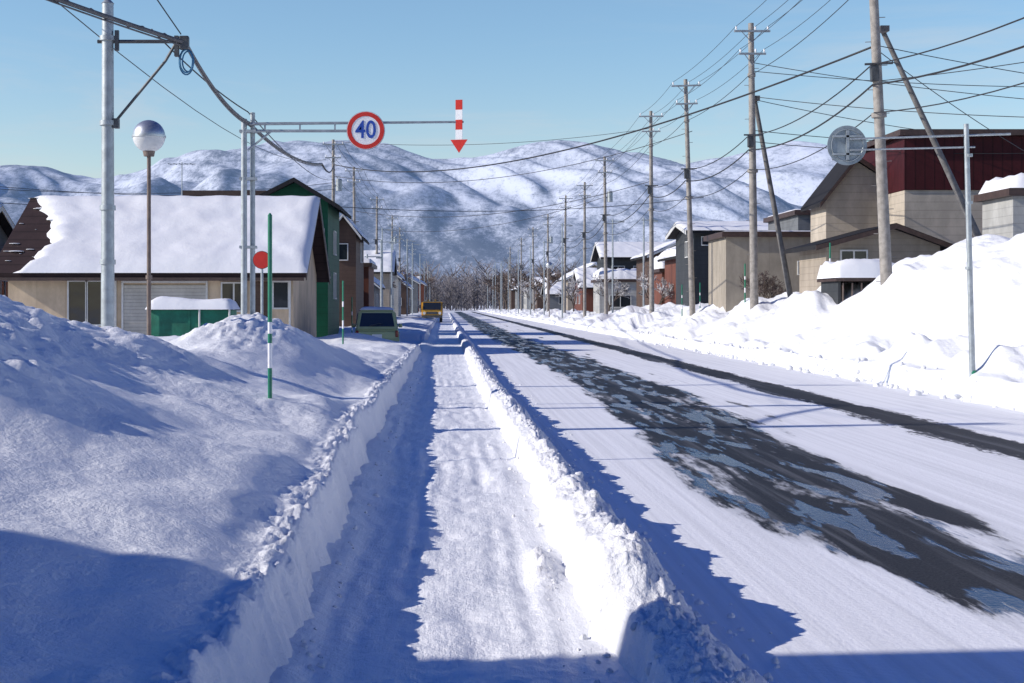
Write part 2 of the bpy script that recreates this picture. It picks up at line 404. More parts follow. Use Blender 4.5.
# clods
b=B(); rnd=random.Random(3)
def clod(x,y,z,r):
    rr=bmesh.ops.create_icosphere(b.bm,subdivisions=2,radius=r)
    s=Matrix.Diagonal((rnd.uniform(.7,1.3),rnd.uniform(.7,1.3),rnd.uniform(.5,1),1))
    bmesh.ops.transform(b.bm,matrix=Matrix.Translation((x,y,z))@Euler((rnd.random()*3,rnd.random()*3,rnd.random()*3)).to_matrix().to_4x4()@s,verts=rr['verts'])
    for v in rr['verts']: v.co+=Vector((rnd.gauss(0,1),rnd.gauss(0,1),rnd.gauss(0,1)))*r*.08
for i in range(820):
    y=5+28*rnd.random()**1.8; side=rnd.random()
    r=rnd.choice([.006,.008,.01,.014,.018,.024])*rnd.uniform(.7,1.2)
    if side<.5: x=rnd.gauss(1.28,.13); z=max(0,float(HC(np.array([x]),np.array([y]))[0]))
    elif side<.66: x=rnd.gauss(.64,.05); z=max(float(HP(np.array([x]),np.array([y]))[0]),float(HC(np.array([x]),np.array([y]))[0])); r*=.8
    elif side<.78: x=rnd.gauss(-.6,.05); z=max(float(HP(np.array([x]),np.array([y]))[0]),gz(x,y)); r*=.8
    else: x=rnd.uniform(.82,1.2); z=float(HC(np.array([x]),np.array([y]))[0]); r*=1.3
    clod(x,y,z+r*.05,r)
for i in range(280):
    y=14+50*rnd.random(); x=rnd.gauss(8.72,.13); r=rnd.choice([.02,.03,.05,.08])*rnd.uniform(.7,1.2)
    clod(x,y,max(0,gz(x,y))+r*.15,r)
mk('snow_clods',b,'bank',smooth=True,label='loose crumbled snow lumps along the plowed edges',cat='snow',kind='stuff')
# mountains
sky=[(-900,190),(-500,175),(-100,174),(0,168),(60,170),(120,180),(180,168),(240,155),(300,146),(335,143),(375,154),(420,161),(470,165),(520,155),(570,150),(610,158),(650,171),(700,164),(760,158),(820,163),(900,169),(1024,168),(1400,178),(2000,198)]
MX=np.array([(a-445)/1422*4500 for a,_ in sky]); MZ=np.array([1.6+(305-c)/1422*4500 for _,c in sky])
xs=np.linspace(-6000,6000,1200); sm=np.interp(xs,MX,MZ); kk=np.exp(-np.linspace(-2.5,2.5,15)**2/2); kk/=kk.sum(); sm=np.convolve(np.pad(sm,7,'edge'),kk,'valid')
mx=np.linspace(-4300,5000,900); my=np.linspace(2200,6200,380)
XX,YY=np.meshgrid(mx,my)
Hh=np.interp(XX,xs,sm)
t=np.clip(1-np.abs(YY-4500-120*pn(XX/700,0*XX,88))/2200,0,1)
prof=np.sin(t*np.pi/2)**1.1
wx=XX+120*fbm(XX/900,YY/900,2,90)+.25*YY; wy=YY+120*fbm(XX/900,YY/900,2,91)
def soft(n,e=.08): return np.sqrt(n*n+e*e)
v1=fbm(wx/420,wy/1500,3,92); v2=soft(fbm(wx/170,wy/700,2,93)); v3=fbm(wx/65,wy/260,2,94)
fl=4*t*(1-t)
Z=Hh*prof+v1*66*fl**.8-(.5-v2)*34*(.08+.92*fl)*ss(0,.2,t)+v3*7*(.35+.65*fl)
def ridge(cy,w,hx,hz,s,amp):
    tt=np.clip(1-np.abs(YY-cy-120*pn(XX/600,0*XX,s))/w,0,1)
    h0=np.interp(XX,xs,np.convolve(np.pad(np.interp(xs,hx,hz),7,'edge'),kk,'valid'))
    return h0*np.sin(tt*np.pi/2)**1.2+fbm(wx/210,wy/560,3,s)*amp*ss(0,.3,tt)+v3*5*ss(0,.3,tt)
f1=ridge(2900,650,[(a-445)/1422*2900 for a in (-600,-100,0,90,150,220,300,380,450,530,640,800,1100,1500)],[(305-c)/1422*2900 for c in (205,190,197,207,222,230,222,234,268,246,226,218,222,228)],95,16)
f2=ridge(3600,750,[(a-445)/1422*3600 for a in (-600,0,150,260,330,400,470,560,650,760,1100,1500)],[(305-c)/1422*3600 for c in (195,198,196,194,208,196,214,198,206,192,200,205)],97,24)
Z=np.maximum(Z,np.maximum(f1,f2))-6
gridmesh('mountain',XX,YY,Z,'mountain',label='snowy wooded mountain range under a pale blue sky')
# ---------------------------------------------------------------- poles
def insul(b,p,r=.04,h=.14):
    b.cyl(p,(p[0],p[1],p[2]+h*.4),r*.5,r*.5,8); b.cyl((p[0],p[1],p[2]+h*.35),(p[0],p[1],p[2]+h),r,r*.6,8)
def utility_pole(name,label,loc,trans=True,H=11.6,arms=(11.3,10.5),rot=None,r=.15,aw=1.3):
    o=root(name,label,'utility pole',loc,'utility poles lining the snowy street')
    b=B(); b.cyl((0,0,-.5),(0,0,H),r,r*.6,14)
    for k in range(14):
        z=2.2+k*.6; sgn=1 if k%2 else -1; b.cyl((0,0,z),(sgn*(r+.1),0,z),.01,.01,5)
    b.cyl((0,0,9.7),(0,0,9.82),r*.72+.02,r*.72+.02,12); b.cyl((0,0,6.3),(0,0,6.42),r+.02,r+.02,12)
    mk('pole_shaft',b,'concrete',parent=o,auto=True)
    for i,a in enumerate(arms):
        w=aw if i==0 else aw*.75
        b=B(); b.box((0,-.13,a),(w,.07,.07)); b.cyl((-w*.3,-.13,a),(0,-.1,a-.4),.015,.015,6); b.cyl((w*.3,-.13,a),(0,-.1,a-.4),.015,.015,6)
        b.mi=1
        for x in (-w*.44,0.12,w*.44): insul(b,(x,-.13,a+.03))
        mk('crossarm',b,['galv','white'],parent=o)
    if trans:
        b=B(); b.cyl((.34,0,8.5),(.34,0,9.15),.19,.19,14); b.cyl((.34,0,9.15),(.34,0,9.22),.2,.16,14); b.box((.17,0,8.8),(.2,.1,.1))
        b.cyl((.28,-.1,9.2),(.28,-.1,9.38),.025,.025,6); b.cyl((.4,-.1,9.2),(.4,-.1,9.38),.025,.025,6)
        mk('transformer',b,'galv',parent=o,auto=True)
    b=B(); b.box((-.1,-.1,7.4),(.2,.16,.42),None,.03); b.box((0,-.17,7.62),(.7,.05,.05))
    mk('cable_bracket',b,'darksteel',parent=o)
    if rot: o.rotation_euler=rot
    return o
PX=11.0
pA=utility_pole('utility_pole','tall grey concrete utility pole rising from snow pile',(11.15,35.6,0),False,rot=(0,-.045,0),r=.165)
pB=utility_pole('utility_pole','slim concrete utility pole with two crossarms beside snowy road',(11.0,63,0),False,rot=(0,-.03,0),r=.14)
pC=utility_pole('utility_pole','concrete utility pole carrying a grey transformer',(11.0,97,gz(11,97)-.9),True,rot=(0,-.01,0),r=.14)
lab='concrete utility pole with crossarms along the snowy roadside'
for yy,src,rt in ((50.5,pA,-.012),(75.6,pB,-.005),(112,pB,.0),(131,pB,.01),(152,pC,0),(176,pB,-.01),(205,pB,0),(240,pB,0)):
    copy_thing(src,(PX,yy,gz(PX,yy)-.9 if yy>60 else 0),(0,rt,random.uniform(-.1,.1)),lab)
copy_thing(pB,(12.0,17,0),(0,0,0),lab)
for xx,yy,src in ((-6.75,86,pC),(-6.5,103,pB),(-6.3,131,pB),(-6.0,160,pC),(-5.8,183,pB),(-5.6,215,pB),(-5.6,250,pB)):
    copy_thing(src,(xx,yy,0),(0,random.uniform(-.01,.01),random.uniform(-.1,.1)),'concrete utility pole on the house side of street')
b=B(); b.cyl((11.05,36,8.6),(14.2,36.2,2.0),.06,.095,12); b.box((11.05,35.85,8.55),(.22,.3,.14)); mk('pole_brace',b,'darkpole',label='slanting dark brace pole propping a utility pole',cat='brace pole',auto=True)
b=B(); b.cyl((11.05,50.8,9.0),(12.6,50.9,.6),.075,.11,12); b.box((11.05,50.6,8.95),(.25,.3,.16)); mk('pole_brace',b,'darkpole',label='slanting brace pole leaning against a utility pole',cat='brace pole',auto=True)
for i,(xx,yy,h) in enumerate(((-4.6,84,4.6),(-4.3,96,6.0),(-4.2,112,7.0),(-4.0,150,8.5),(-3.9,170,9),(9.9,120,8.5),(9.9,142,8),(9.9,165,8.5),(9.8,190,9),(9.8,220,9),(-3.6,205,9),(-3.5,240,9),(9.8,250,9),(-5.2,118,8),(-5.2,142,8),(12.3,88,7),(12.5,106,8),(-3.4,280,9),(9.6,285,9),(10.8,270,10),(-5,290,10),(9.6,320,9),(11,310,11),(-3.4,320,9))):
    b=B(); b.cyl((0,0,-.3),(0,0,h),.075,.055,8); b.box((.3,0,h-.15),(.9,.06,.06)); b.box((.7,0,h-.2),(.35,.18,.1),None,.02)
    mk('street_pole',b,'galv',loc=(xx,yy,0),label='slim steel street light pole far down the street',cat='street light',group='slim steel street poles')
# ---------------------------------------------------------------- left steel pole A
o=root('steel_pole','galvanised steel pole with cable bracket behind a snow mound','pole',(-4.98,21,0))
b=B(); b.cyl((0,0,-.2),(0,0,6.05),.105,.085,18); b.cyl((0,0,6.05),(0,0,6.12),.095,.03,18)
for z in (5.5,4.25,3.0,2.2): b.cyl((0,0,z),(0,0,z+.07),.118,.118,18)
mk('pole_shaft',b,'galv',parent=o,auto=True)
b=B(); b.cyl((-.15,0,5.49),(1.15,0,5.49),.028,.028,8); b.cyl((.09,0,4.28),(.85,0,5.2),.022,.022,8); b.cyl((.85,0,5.2),(1.02,0,5.49),.022,.022,8)
b.box((1.13,0,5.47),(.14,.12,.2),None,.02); b.box((.14,-.02,5.5),(.06,.05,.3)); b.box((.13,0,4.28),(.07,.12,.14))
b.box((1.02,0,5.42),(.06,.1,.3))
mk('bracket_arm',b,'darksteel',parent=o)
b=B()
for k,(r,dx) in enumerate(((.17,0),(.15,.02),(.19,-.01))):
    b.tube([(1.16+dx+r*.55*math.sin(t),.03*k,5.2+r*math.cos(t)) for t in np.linspace(0,2*math.pi,20)],.012,5)
mk('cable_coil',b,'coil',parent=o)
# globe lamp
g=root('street_lamp','globe street lamp on a thin rusty pole','street lamp',(-4.58,22,0),'globe street lamps')
b=B(); b.cyl((0,0,0),(0,0,3.95),.035,.03,12); b.cyl((0,0,3.9),(0,0,4.0),.08,.10,14); b.cyl((0,0,2.0),(0,0,2.06),.05,.05,12)
mk('pole_shaft',b,'rust',parent=g,auto=True)
b=B(); b.ball((0,0,4.21),.25,28,20)
for f in b.bm.faces: f.material_index=1 if f.calc_center_median().z>4.2 else 0
b.mi=1; b.cyl((0,0,4.19),(0,0,4.22),.262,.262,28)
mk('lamp_globe',b,['frost','chrome'],parent=g,auto=True)
copy_thing(g,(9.6,131,0),None,'globe street lamp far down the snowy street',1.25)
def textmesh(s,size,ext):
    c=bpy.data.curves.new('t','FONT'); c.body=s; c.size=size; c.extrude=ext; c.align_x='CENTER'; c.align_y='CENTER'; c.offset=size*.012
    ob=bpy.data.objects.new('t',c); COL.objects.link(ob); dg=bpy.context.evaluated_depsgraph_get(); dg.update()
    me=bpy.data.meshes.new_from_object(ob.evaluated_get(dg)); bpy.data.objects.remove(ob); return me
SY=27.
def zz(py,Y): return 1.6+(305-py)/1422*Y
def xx_(px,Y): return (px-445)/1422*Y
x0=xx_(248,SY)
o=root('overhead_sign_gantry','twin grey steel posts with long arm above walkway','sign gantry',(x0,SY,0))
for k,(dx,dy,r,zt) in enumerate(((-.075,0,.065,119),(.075,.1,.055,112))):
    b=B(); b.cyl((dx,dy,-.1),(dx,dy,zz(zt,SY)),r,r*.85,14); mk('gantry_post',b,'galv',parent=o,auto=True)
for z in (1.4,2.7,4.0,4.9):
    b=B(); b.box((0,.05,z),(.32,.2,.05)); mk('clamp',b,'galv',parent=o)
b=B(); b.cyl((-.1,0,zz(131,SY)),(xx_(352,SY)-x0,0,zz(131,SY)),.03,.028,10); b.cyl((-.1,0,zz(124,SY)),(xx_(456,SY)-x0,0,zz(122,SY)),.032,.022,10)
for px in (265,300,335): b.box((xx_(px,SY)-x0,0,zz(127,SY)),(.03,.03,.14))
b.cyl((.0,0,zz(150,SY)),(.45,0,zz(131,SY)),.02,.02,8)
mk('gantry_arm',b,'galv',parent=o,auto=True)
def speed_sign(loc,R,lab):
    s=root('speed_limit_sign',lab,'road sign',loc)
    b=B(); b.cyl((0,0,0),(0,.02,0),R,R,48)
    mk('sign_plate',b,'signback',parent=s)
    b=B(); b.cyl((0,-.004,0),(0,-.001,0),R*.985,R*.985,48); mk('sign_face',b,'white',parent=s)
    b=B()
    ro,ri=R*.96,R*.74; n=56; P=[]
    for i in range(n):
        t=2*math.pi*i/n; P.append([b.bm.verts.new((r*math.cos(t),yy,r*math.sin(t))) for r,yy in ((ro,-.005),(ro,-.009),(ri,-.009),(ri,-.005))])
    for i in range(n):
        j=(i+1)%n
        for k in range(3): b._f((P[i][k],P[j][k],P[j][k+1],P[i][k+1]))
    mk('sign_ring',b,'red',parent=s)
    me=textmesh('40',R*1.18,.002); me.materials.clear(); me.materials.append(M['blue'])
    t=bpy.data.objects.new('sign_digits',me); COL.objects.link(t); t.parent=s; t.location=(0,-.009,0); t.rotation_euler=(math.radians(90),0,0); t.scale=(.92,1.08,1)
    b=B(); b.box((0,.05,R*.15),(.06,.06,R*1.2)); b.box((0,.04,R*.4),(R*1.5,.03,.05)); b.box((0,.04,-R*.4),(R*1.5,.03,.05)); mk('sign_bracket',b,'galv',parent=s)
    return s
speed_sign((xx_(366,SY),SY-.09,zz(131,SY)),.365,'round red and white 40 speed limit sign on arm')
AX=xx_(459,SY)
s=root('edge_marker_arrow','red and white striped arrow pointing down at road edge','road sign',(AX,SY-.02,zz(153,SY)))
s.rotation_euler=(0,0,math.radians(-14))
b=B(); zt=zz(100,SY)-zz(153,SY); zh=.25; seg=(zt-zh)/4
for k in range(4):
    b.mi=(k+1)%2
    b.bx(-.066,.066,-.012,.012,zh+k*seg,zh+(k+1)*seg)
mk('arrow_shaft',b,['red','white'],parent=s)
b=B(); b.prism([(0,0),(.165,zh),(-.165,zh)],-.014,.014); mk('arrow_head',b,'red',parent=s)
b=B(); b.cyl((-.12,.035,zz(122,SY)-zz(153,SY)),(.08,.035,zz(122,SY)-zz(153,SY)),.02,.02,8); mk('clamp',b,'galv',parent=s)
o=root('disc_marker','small red disc reflector on a thin grey post','reflector',(xx_(262,26),26,0))
b=B(); b.cyl((0,0,.3),(0,0,2.3),.025,.025,10); mk('marker_post',b,'galv',parent=o)
b=B(); b.cyl((0,-.045,zz(260,26)),(0,-.028,zz(260,26)),.155,.155,28); b.mi=1; b.cyl((0,-.027,zz(260,26)),(0,-.015,zz(260,26)),.165,.165,28); mk('reflector_disc',b,['red','darksteel'],parent=o)
def snow_pole(loc,h,r,lab,bands):
    b=B(); z=0
    for f,mi in bands: b.mi=mi; b.cyl((0,0,z*h),(0,0,(z+f)*h),r,r,10); z+=f
    b.mi=0; b.cyl((0,0,h),(0,0,h+.02),r*.9,r*.3,10)
    return mk('snow_marker_post',b,['greenp','white','red','galv'],loc=loc,label=lab,cat='snow marker',group='snow depth marker posts',auto=True)
YP=14.2; xm=xx_(270,YP); gzm=gz(xm,YP)
snow_pole((xm,YP,gzm-.08),zz(215,YP)-gzm+.08,.022,'green and white striped snow marker post in snowbank',[(.20,0),(.13,1),(.05,0),(.06,1),(.56,0)])
for (px,Y,h,l) in ((343,42,2.0,'green and white marker post near parked car'),(830,45,1.6,'thin green marker post on snow pile'),(700,70,1.6,'thin marker post on roadside snow'),(682,66,1.6,'thin marker post on roadside snow'),(745,52,1.5,'thin marker post on roadside snow'),(352,60,2.0,'green and white marker post near parked car')):
    x=xx_(px,Y); snow_pole((x,Y,gz(x,Y)-.1),h,.025,l,[(.3,0),(.12,1),(.2,0),(.08,1),(.3,0)])
RY=24.; rx=xx_(969,RY)
o=root('overhead_sign_gantry','slim grey steel post with arm over the road edge','sign gantry',(rx,RY,0))
b=B(); b.cyl((.07,0,gz(rx,RY)-.4),(-.05,0,zz(124,RY)),.052,.042,14)
for z in (2.2,3.3,4.1): b.cyl((0,0,z),(-.004,0,z+.05),.06,.06,12)
b.mi=1; b.cyl((.068,0,gz(rx,RY)-.1),(.066,0,gz(rx,RY)+.14),.056,.056,14)
mk('gantry_post',b,['galv','greenp'],parent=o,auto=True)
b=B(); b.cyl((.7,0,zz(134,RY)),(xx_(850,RY)-rx,0,zz(139,RY)),.02,.017,10); b.cyl((.1,0,zz(147,RY)),(xx_(850,RY)-rx,0,zz(150,RY)),.016,.015,10)
mk('gantry_arm',b,'galv',parent=o)
s=root('round_sign','round road sign seen from its grey back','road sign',(xx_(848,RY),RY+.05,zz(145,RY)))
b=B(); b.cyl((0,0,0),(0,.02,0),.335,.335,48); mk('sign_plate',b,'signback',parent=s,auto=True)
b=B(); b.box((0,-.02,0),(.05,.03,.5))
for z in (.15,-.15): b.box((0,-.02,z),(.5,.03,.035))
b.tube([(.27*math.cos(t),-.008,.27*math.sin(t)) for t in np.linspace(0,2*math.pi,33)],.008,5)
mk('sign_bracket',b,'galv',parent=s)
# ---------------------------------------------------------------- wires
WG='overhead wires along the street'
def wire(pts,sag,r=.012,mat='wire',lab='thin black overhead wire strung between poles',n=14,name='overhead_wire'):
    P=[]
    for a,b2 in zip(pts,pts[1:]):
        a=Vector(a);b2=Vector(b2); D=(b2-a).length; s=sag if sag>=0 else 0
        for i in range(n):
            t=i/n; p=a.lerp(b2,t); p.z-=s*4*t*(1-t)*min(1.5,D/20); P.append(p)
    P.append(Vector(pts[-1])); b=B(); b.tube(P,r,5)
    return mk(name,b,mat,smooth=True,label=lab,cat='cable',group=WG)
ry=[17,35.6,50.5,63,75.6,97,112,131,152,176,205,240]
def rxp(y,z): return {17:12.0,35.6:11.15-.045*z,50.5:11-.012*z,63:11-.03*z}.get(y,11.0)
def dz(y): return gz(PX,y)-.9 if y>60 and y!=63 else 0
for dx,z,sg in ((-.57,11.46,.25),(.12,11.46,.25),(.57,11.46,.25),(-.43,10.66,.3),(.43,10.66,.3)):
    wire([(rxp(yy,z)+dx,yy-.13,z+dz(yy)) for yy in ry],sg,.009)
for z,sg,r in ((9.7,.3,.012),(7.6,.5,.018),(7.1,.55,.024),(6.4,.55,.015)):
    wire([(rxp(yy,z)-.15,yy-.1,z+dz(yy)) for yy in ry],sg,r)
ly=[(-6.75,86),(-6.5,103),(-6.3,131),(-6.0,160),(-5.8,183),(-5.6,215),(-5.6,250)]
for dx,z,sg in ((-.57,11.46,.3),(.12,11.46,.3),(.57,11.46,.3),(0,9.7,.4),(-.1,7.6,.6)):
    wire([(x+dx,yy,z) for x,yy in ly],sg,.013)
off=Vector((-9.2,16.6,7.1))
br=Vector((-4.98+1.15,21,5.47)); gt=Vector((x0+.02,SY,zz(123,SY))); nx=Vector((xx_(322,40),40,zz(164,40)))
def spiral(a,c,sag,r,n=60,mat='bundle',lab='thick grey spiral wrapped cable bundle'):
    P=[];Q=[]
    for i in range(n+1):
        t=i/n; p=a.lerp(c,t); p.z-=sag*4*t*(1-t); P.append(p)
        Q.append(p+Vector((0,math.cos(i*1.9)*r,math.sin(i*1.9)*r)))
    b=B(); b.tube(P,r,8); b.tube(Q,r*.45,5); b.tube([p-Vector((0,0,r*1.7)) for p in P],r*.4,5)
    mk('cable_bundle',b,mat,label=lab,cat='cable',smooth=True)
spiral(off,br,.12,.035); spiral(br,gt,.18,.03); spiral(gt,nx,.22,.028)
pm=utility_pole('utility_pole','concrete utility pole holding wires over snowy verge',(-9.2,16.6,0),False,9.0,(8.6,),None,.16)
pm2=copy_thing(pm,(-5.6,4.9,0),None,'concrete utility pole holding wires over snowy verge')
wire([nx,(-6.75,86,10.0)],.2,.03)
wire([(-9.2,16.6,8.6),(-5.6,4.9,8.6),(-5.5,-12,8.6)],.3,.02)
wire([(-6.75,86,10.1),(10.8,35.6,8.1)],1.0,.028,n=40)
wire([(-6.75,86,9.4),(10.95,63,9.3)],.8,.016,n=30)
wire([(-6.75,86,11.5),(11,75.6,11.0)],.5,.013,n=30)
wire([br+Vector((-.5,0,.2)),(x0,SY,zz(112,SY)),(-6.75,86,9.2)],.3,.012)
wire([(-3.9,21,5.6),(-5.2,14,8.3),(-5.6,4.9,8.6)],.2,.01)
wire([off+Vector((0,0,1.2)),(-6.4,23.5,6.6),(-6.75,86,10.6)],.8,.01)
for z0,z1,yy,x1 in ((10.2,7.5,44,26),(9.0,6.9,40,24),(9.9,8.8,46,27),(7.8,7.6,52,24),(7.4,6.8,48,22),(8.9,8.2,60,30)):
    wire([(10.95,50.5,z0),(x1,yy,z1)],.4,.013,n=24)
for z0,z1,yy,x1 in ((9.7,10.5,30,20),(8.1,7.0,38,22),(8.0,5.5,44,19.5),(7.2,7.8,30,18)):
    wire([(10.8,35.6,z0),(x1,yy,z1)],.3,.011,n=24)
wire([(-20,60,6.7),(-6.75,86,8.6)],.3,.014); wire([(-24,62,7.0),(-6.75,86,9.0)],.4,.014)
wire([(-25,50,6.1),(-6.5,60,5.9),(12,66,6.6)],.5,.014,n=30)
wire([(11,75.6,8.2),(-6.5,103,8.4)],.7,.018,n=24); wire([(11,97,9.0),(-6.3,131,8.6)],.7,.018,n=24)
# ---------------------------------------------------------------- buildings
def window(o,x,z,w,h,yf,face='-y',frame='trim',bars=1,name='window',glass='glass',lab=None):
    def bx(b,a0,a1,d0,d1,z0,z1):
        if face=='-y': b.bx(a0,a1,yf-d1,yf-d0,z0,z1)
        elif face=='-x': b.bx(yf-d1,yf-d0,a0,a1,z0,z1)
        else: b.bx(yf+d0,yf+d1,a0,a1,z0,z1)
    b=B(); bx(b,x-w/2,x+w/2,.003,.03,z-h/2,z+h/2); win=mk(name,b,glass,parent=o,label=lab)
    b=B(); f=.05
    bx(b,x-w/2-f,x-w/2,.003,.07,z-h/2-f,z+h/2+f); bx(b,x+w/2,x+w/2+f,.003,.07,z-h/2-f,z+h/2+f)
    bx(b,x-w/2,x+w/2,.003,.07,z+h/2,z+h/2+f); bx(b,x-w/2,x+w/2,.003,.09,z-h/2-f,z-h/2)
    for k in range(bars):
        xx=x-w/2+w*(k+1)/(bars+1); bx(b,xx-.025,xx+.025,.031,.06,z-h/2,z+h/2)
    mk('frame',b,frame,parent=win); return win
def gable(name,lab,loc,w,d,ze,zr,wall,roof='roofdark',ridge='x',ov=.4,snow=.3,rp=.5,trim='browntrim',z0=-.3,group='houses along the street',left=None,seed=1):
    o=root(name,lab,'house',loc,group)
    b=B()
    if ridge=='x':
        yr=d*rp; b.prism([(0,z0),(d,z0),(d,ze),(yr,zr-.02),(0,ze)],0,w,'X')
    else:
        xr=w*rp; b.prism([(0,z0),(w,z0),(w,ze),(xr,zr-.02),(0,ze)],0,d,'Y')
    mk('wall',b,wall,parent=o)
    t=.14
    if ridge=='x':
        s1=(zr-ze)/(yr); s2=(zr-ze)/(d-yr)
        A=(-ov,ze-s1*ov); C=(d+ov,ze-s2*ov)
        b=B(); b.prism([A,(yr,zr),C,(C[0],C[1]+t),(yr,zr+t),(A[0],A[1]+t)],-ov,w+ov,'X'); mk('roof',b,roof,parent=o)
        if snow:
            b=B(); b.pad((-ov-.05,A[0]-.06,A[1]+t+.01),(w+ov+.05,A[0]-.06,A[1]+t+.01),(w+ov+.05,yr+.1,zr+t+.01),(-ov-.05,yr+.1,zr+t+.01),snow,60,26,seed=seed,left=left)
            b.pad((-ov-.05,yr-.1,zr+t+.01),(w+ov+.05,yr-.1,zr+t+.01),(w+ov+.05,C[0]+.06,C[1]+t+.01),(-ov-.05,C[0]+.06,C[1]+t+.01),snow,30,14,seed=seed+1)
            mk('roof_snow',b,'roofsnow',parent=o,smooth=True)
        for xx in (-ov-.03,w+ov+.003):
            b=B(); b.prism([(A[0],A[1]-.08),(yr,zr-.08),(C[0],C[1]-.08),(C[0],C[1]+t-.02),(yr,zr+t-.02),(A[0],A[1]+t-.02)],xx,xx+.027,'X'); mk('fascia',b,trim,parent=o)
    else:
        s1=(zr-ze)/(xr); s2=(zr-ze)/(w-xr)
        A=(-ov,ze-s1*ov); C=(w+ov,ze-s2*ov)
        b=B(); b.prism([A,(xr,zr),C,(C[0],C[1]+t),(xr,zr+t),(A[0],A[1]+t)],-ov,d+ov,'Y'); mk('roof',b,roof,parent=o)
        if snow:
            b=B(); b.pad((A[0]-.06,-ov-.05,A[1]+t+.01),(xr+.1,-ov-.05,zr+t+.01),(xr+.1,d+ov,zr+t+.01),(A[0]-.06,d+ov,A[1]+t+.01),snow,20,24,seed=seed)
            b.pad((xr-.1,-ov-.05,zr+t+.01),(C[0]+.06,-ov-.05,C[1]+t+.01),(C[0]+.06,d+ov,C[1]+t+.01),(xr-.1,d+ov,zr+t+.01),snow,20,24,seed=seed+1)
            mk('roof_snow',b,'roofsnow',parent=o,smooth=True)
        b=B(); f=.04
        b.prism([(A[0],A[1]-f),(xr,zr-f),(C[0],C[1]-f),(C[0],C[1]+t-.02),(xr,zr+t-.02),(A[0],A[1]+t-.02)],-ov-.03,-ov-.003,'Y')
        mk('fascia',b,trim,parent=o)
    return o
def flat(name,lab,loc,w,d,h,wall,snow=.25,edge='browntrim',z0=-.3,cat='building',seed=3):
    o=root(name,lab,cat,loc,'houses along the street')
    b=B(); b.bx(0,w,0,d,z0,h); mk('wall',b,wall,parent=o)
    b=B(); b.bx(-.2,w+.2,-.2,d+.2,h+.002,h+.22); mk('roof',b,edge,parent=o)
    if snow:
        b=B(); b.pad((-.15,-.15,h+.23),(w+.15,-.15,h+.23),(w+.15,d+.15,h+.23),(-.15,d+.15,h+.23),snow,26,14,seed=seed); mk('roof_snow',b,'roofsnow',parent=o,smooth=True)
    return o
# House 1
Y1=45.
def lf(v):
    return float(np.interp(v,[0,.12,.4,.75,.92,1],[.08,.13,.15,.09,.02,.01]))+.010*math.sin(v*23)+.008*math.sin(v*61)+.006*math.sin(v*131)
X1=xx_(8,Y1); W1=xx_(293,Y1)-X1
h1=gable('house','low beige house with thick snow covering its long roof',(X1,Y1,0),W1,8.2,2.72,5.15,'beige','roofbrown','x',.45,.24,.5,'browntrim',left=lf,seed=4)
b=B(); rr=random.Random(5)
for i in range(26):
    u=rr.uniform(-.3,1.3); v=rr.uniform(0,3.6); s=(5.15-2.72)/4.1
    b.ball((u,v,2.72+s*v+.15),rr.uniform(.03,.13),10,6,(rr.uniform(1,2.2),1.2,.2))
mk('snow_patch',b,'roofsnow',parent=h1,smooth=True,kind='stuff')
w1=lambda px:xx_(px,Y1)-X1
window(h1,w1(78),zz(303,Y1),.55,1.35,0,bars=0); window(h1,w1(96),zz(303,Y1),.55,1.35,0,bars=0)
window(h1,w1(234),zz(297,Y1),.72,.85,0,bars=1); window(h1,w1(281),zz(295,Y1),.45,.8,0,bars=0)
b=B(); b.bx(w1(124),w1(206),-.05,-.004,.2,zz(285,Y1)); mk('garage_shutter',b,'shutter',parent=h1)
b=B(); b.bx(w1(122),w1(124)-.003,-.08,-.004,.2,zz(283,Y1)); b.bx(w1(206)+.003,w1(208),-.08,-.004,.2,zz(283,Y1)); b.bx(w1(122),w1(208),-.08,-.004,zz(283,Y1)+.001,zz(281,Y1)); mk('shutter_frame',b,'trim',parent=h1)
b=B(); b.bx(-.4,W1+.4,-.56,-.48,2.36,2.46); mk('gutter',b,'browntrim',parent=h1)
b=B(); b.bx(w1(252),w1(270),-.04,-.004,.5,2.35); mk('door',b,'brown',parent=h1)
for px in (116,290):
    b=B(); b.cyl((w1(px),-.06,.3),(w1(px),-.06,2.4),.035,.035,8); mk('downpipe',b,'trim',parent=h1)
o=root('tv_antenna','thin rooftop antenna mast with small crossbars','antenna',(xx_(182,52),52,4.6))
b=B(); b.cyl((0,0,-.6),(0,0,zz(162,52)-4.6),.025,.02,6); mk('mast',b,'galv',parent=o)
b=B()
for k in range(5): b.cyl((-.45+.2*k,-.3,zz(164,52)-4.6),(-.45+.2*k,.3,zz(164,52)-4.6),.012,.012,5)
b.cyl((-.5,0,zz(164,52)-4.6),(.5,0,zz(164,52)-4.6),.014,.014,5); mk('crossbar',b,'galv',parent=o)
# green house behind
Y2=56.
xa,xb=xx_(255,Y2),xx_(328,Y2)
h2=gable('house','dark green two storey house with black gable roof',(xa,Y2,0),xb-xa,6,zz(202,Y2),zz(182,Y2),'green','roofdark','y',.5,0,.55,'roofdark')
window(h2,(xb-xa)*.86,zz(240,Y2),.45,.8,0,bars=1); window(h2,3,zz(240,Y2),.9,.9,xb-xa,'+x'); window(h2,3,zz(285,Y2),.9,1,xb-xa,'+x')
h=flat('house','dark low roofed building behind the beige house',(xx_(188,60),60,0),xx_(262,60)-xx_(188,60),6,zz(196,60),'dkgrey',.0)
h=gable('house','dark brown house with snowy steep roof beside street',(xx_(331,74),74,0),1.3,7,zz(232,74),zz(216,74),'brown','roofdark','y',.3,.1,.5,'trim')
window(h,.6,zz(252,74),.5,.8,0,bars=0); window(h,4,zz(250,74),1,1,1.3,'+x')
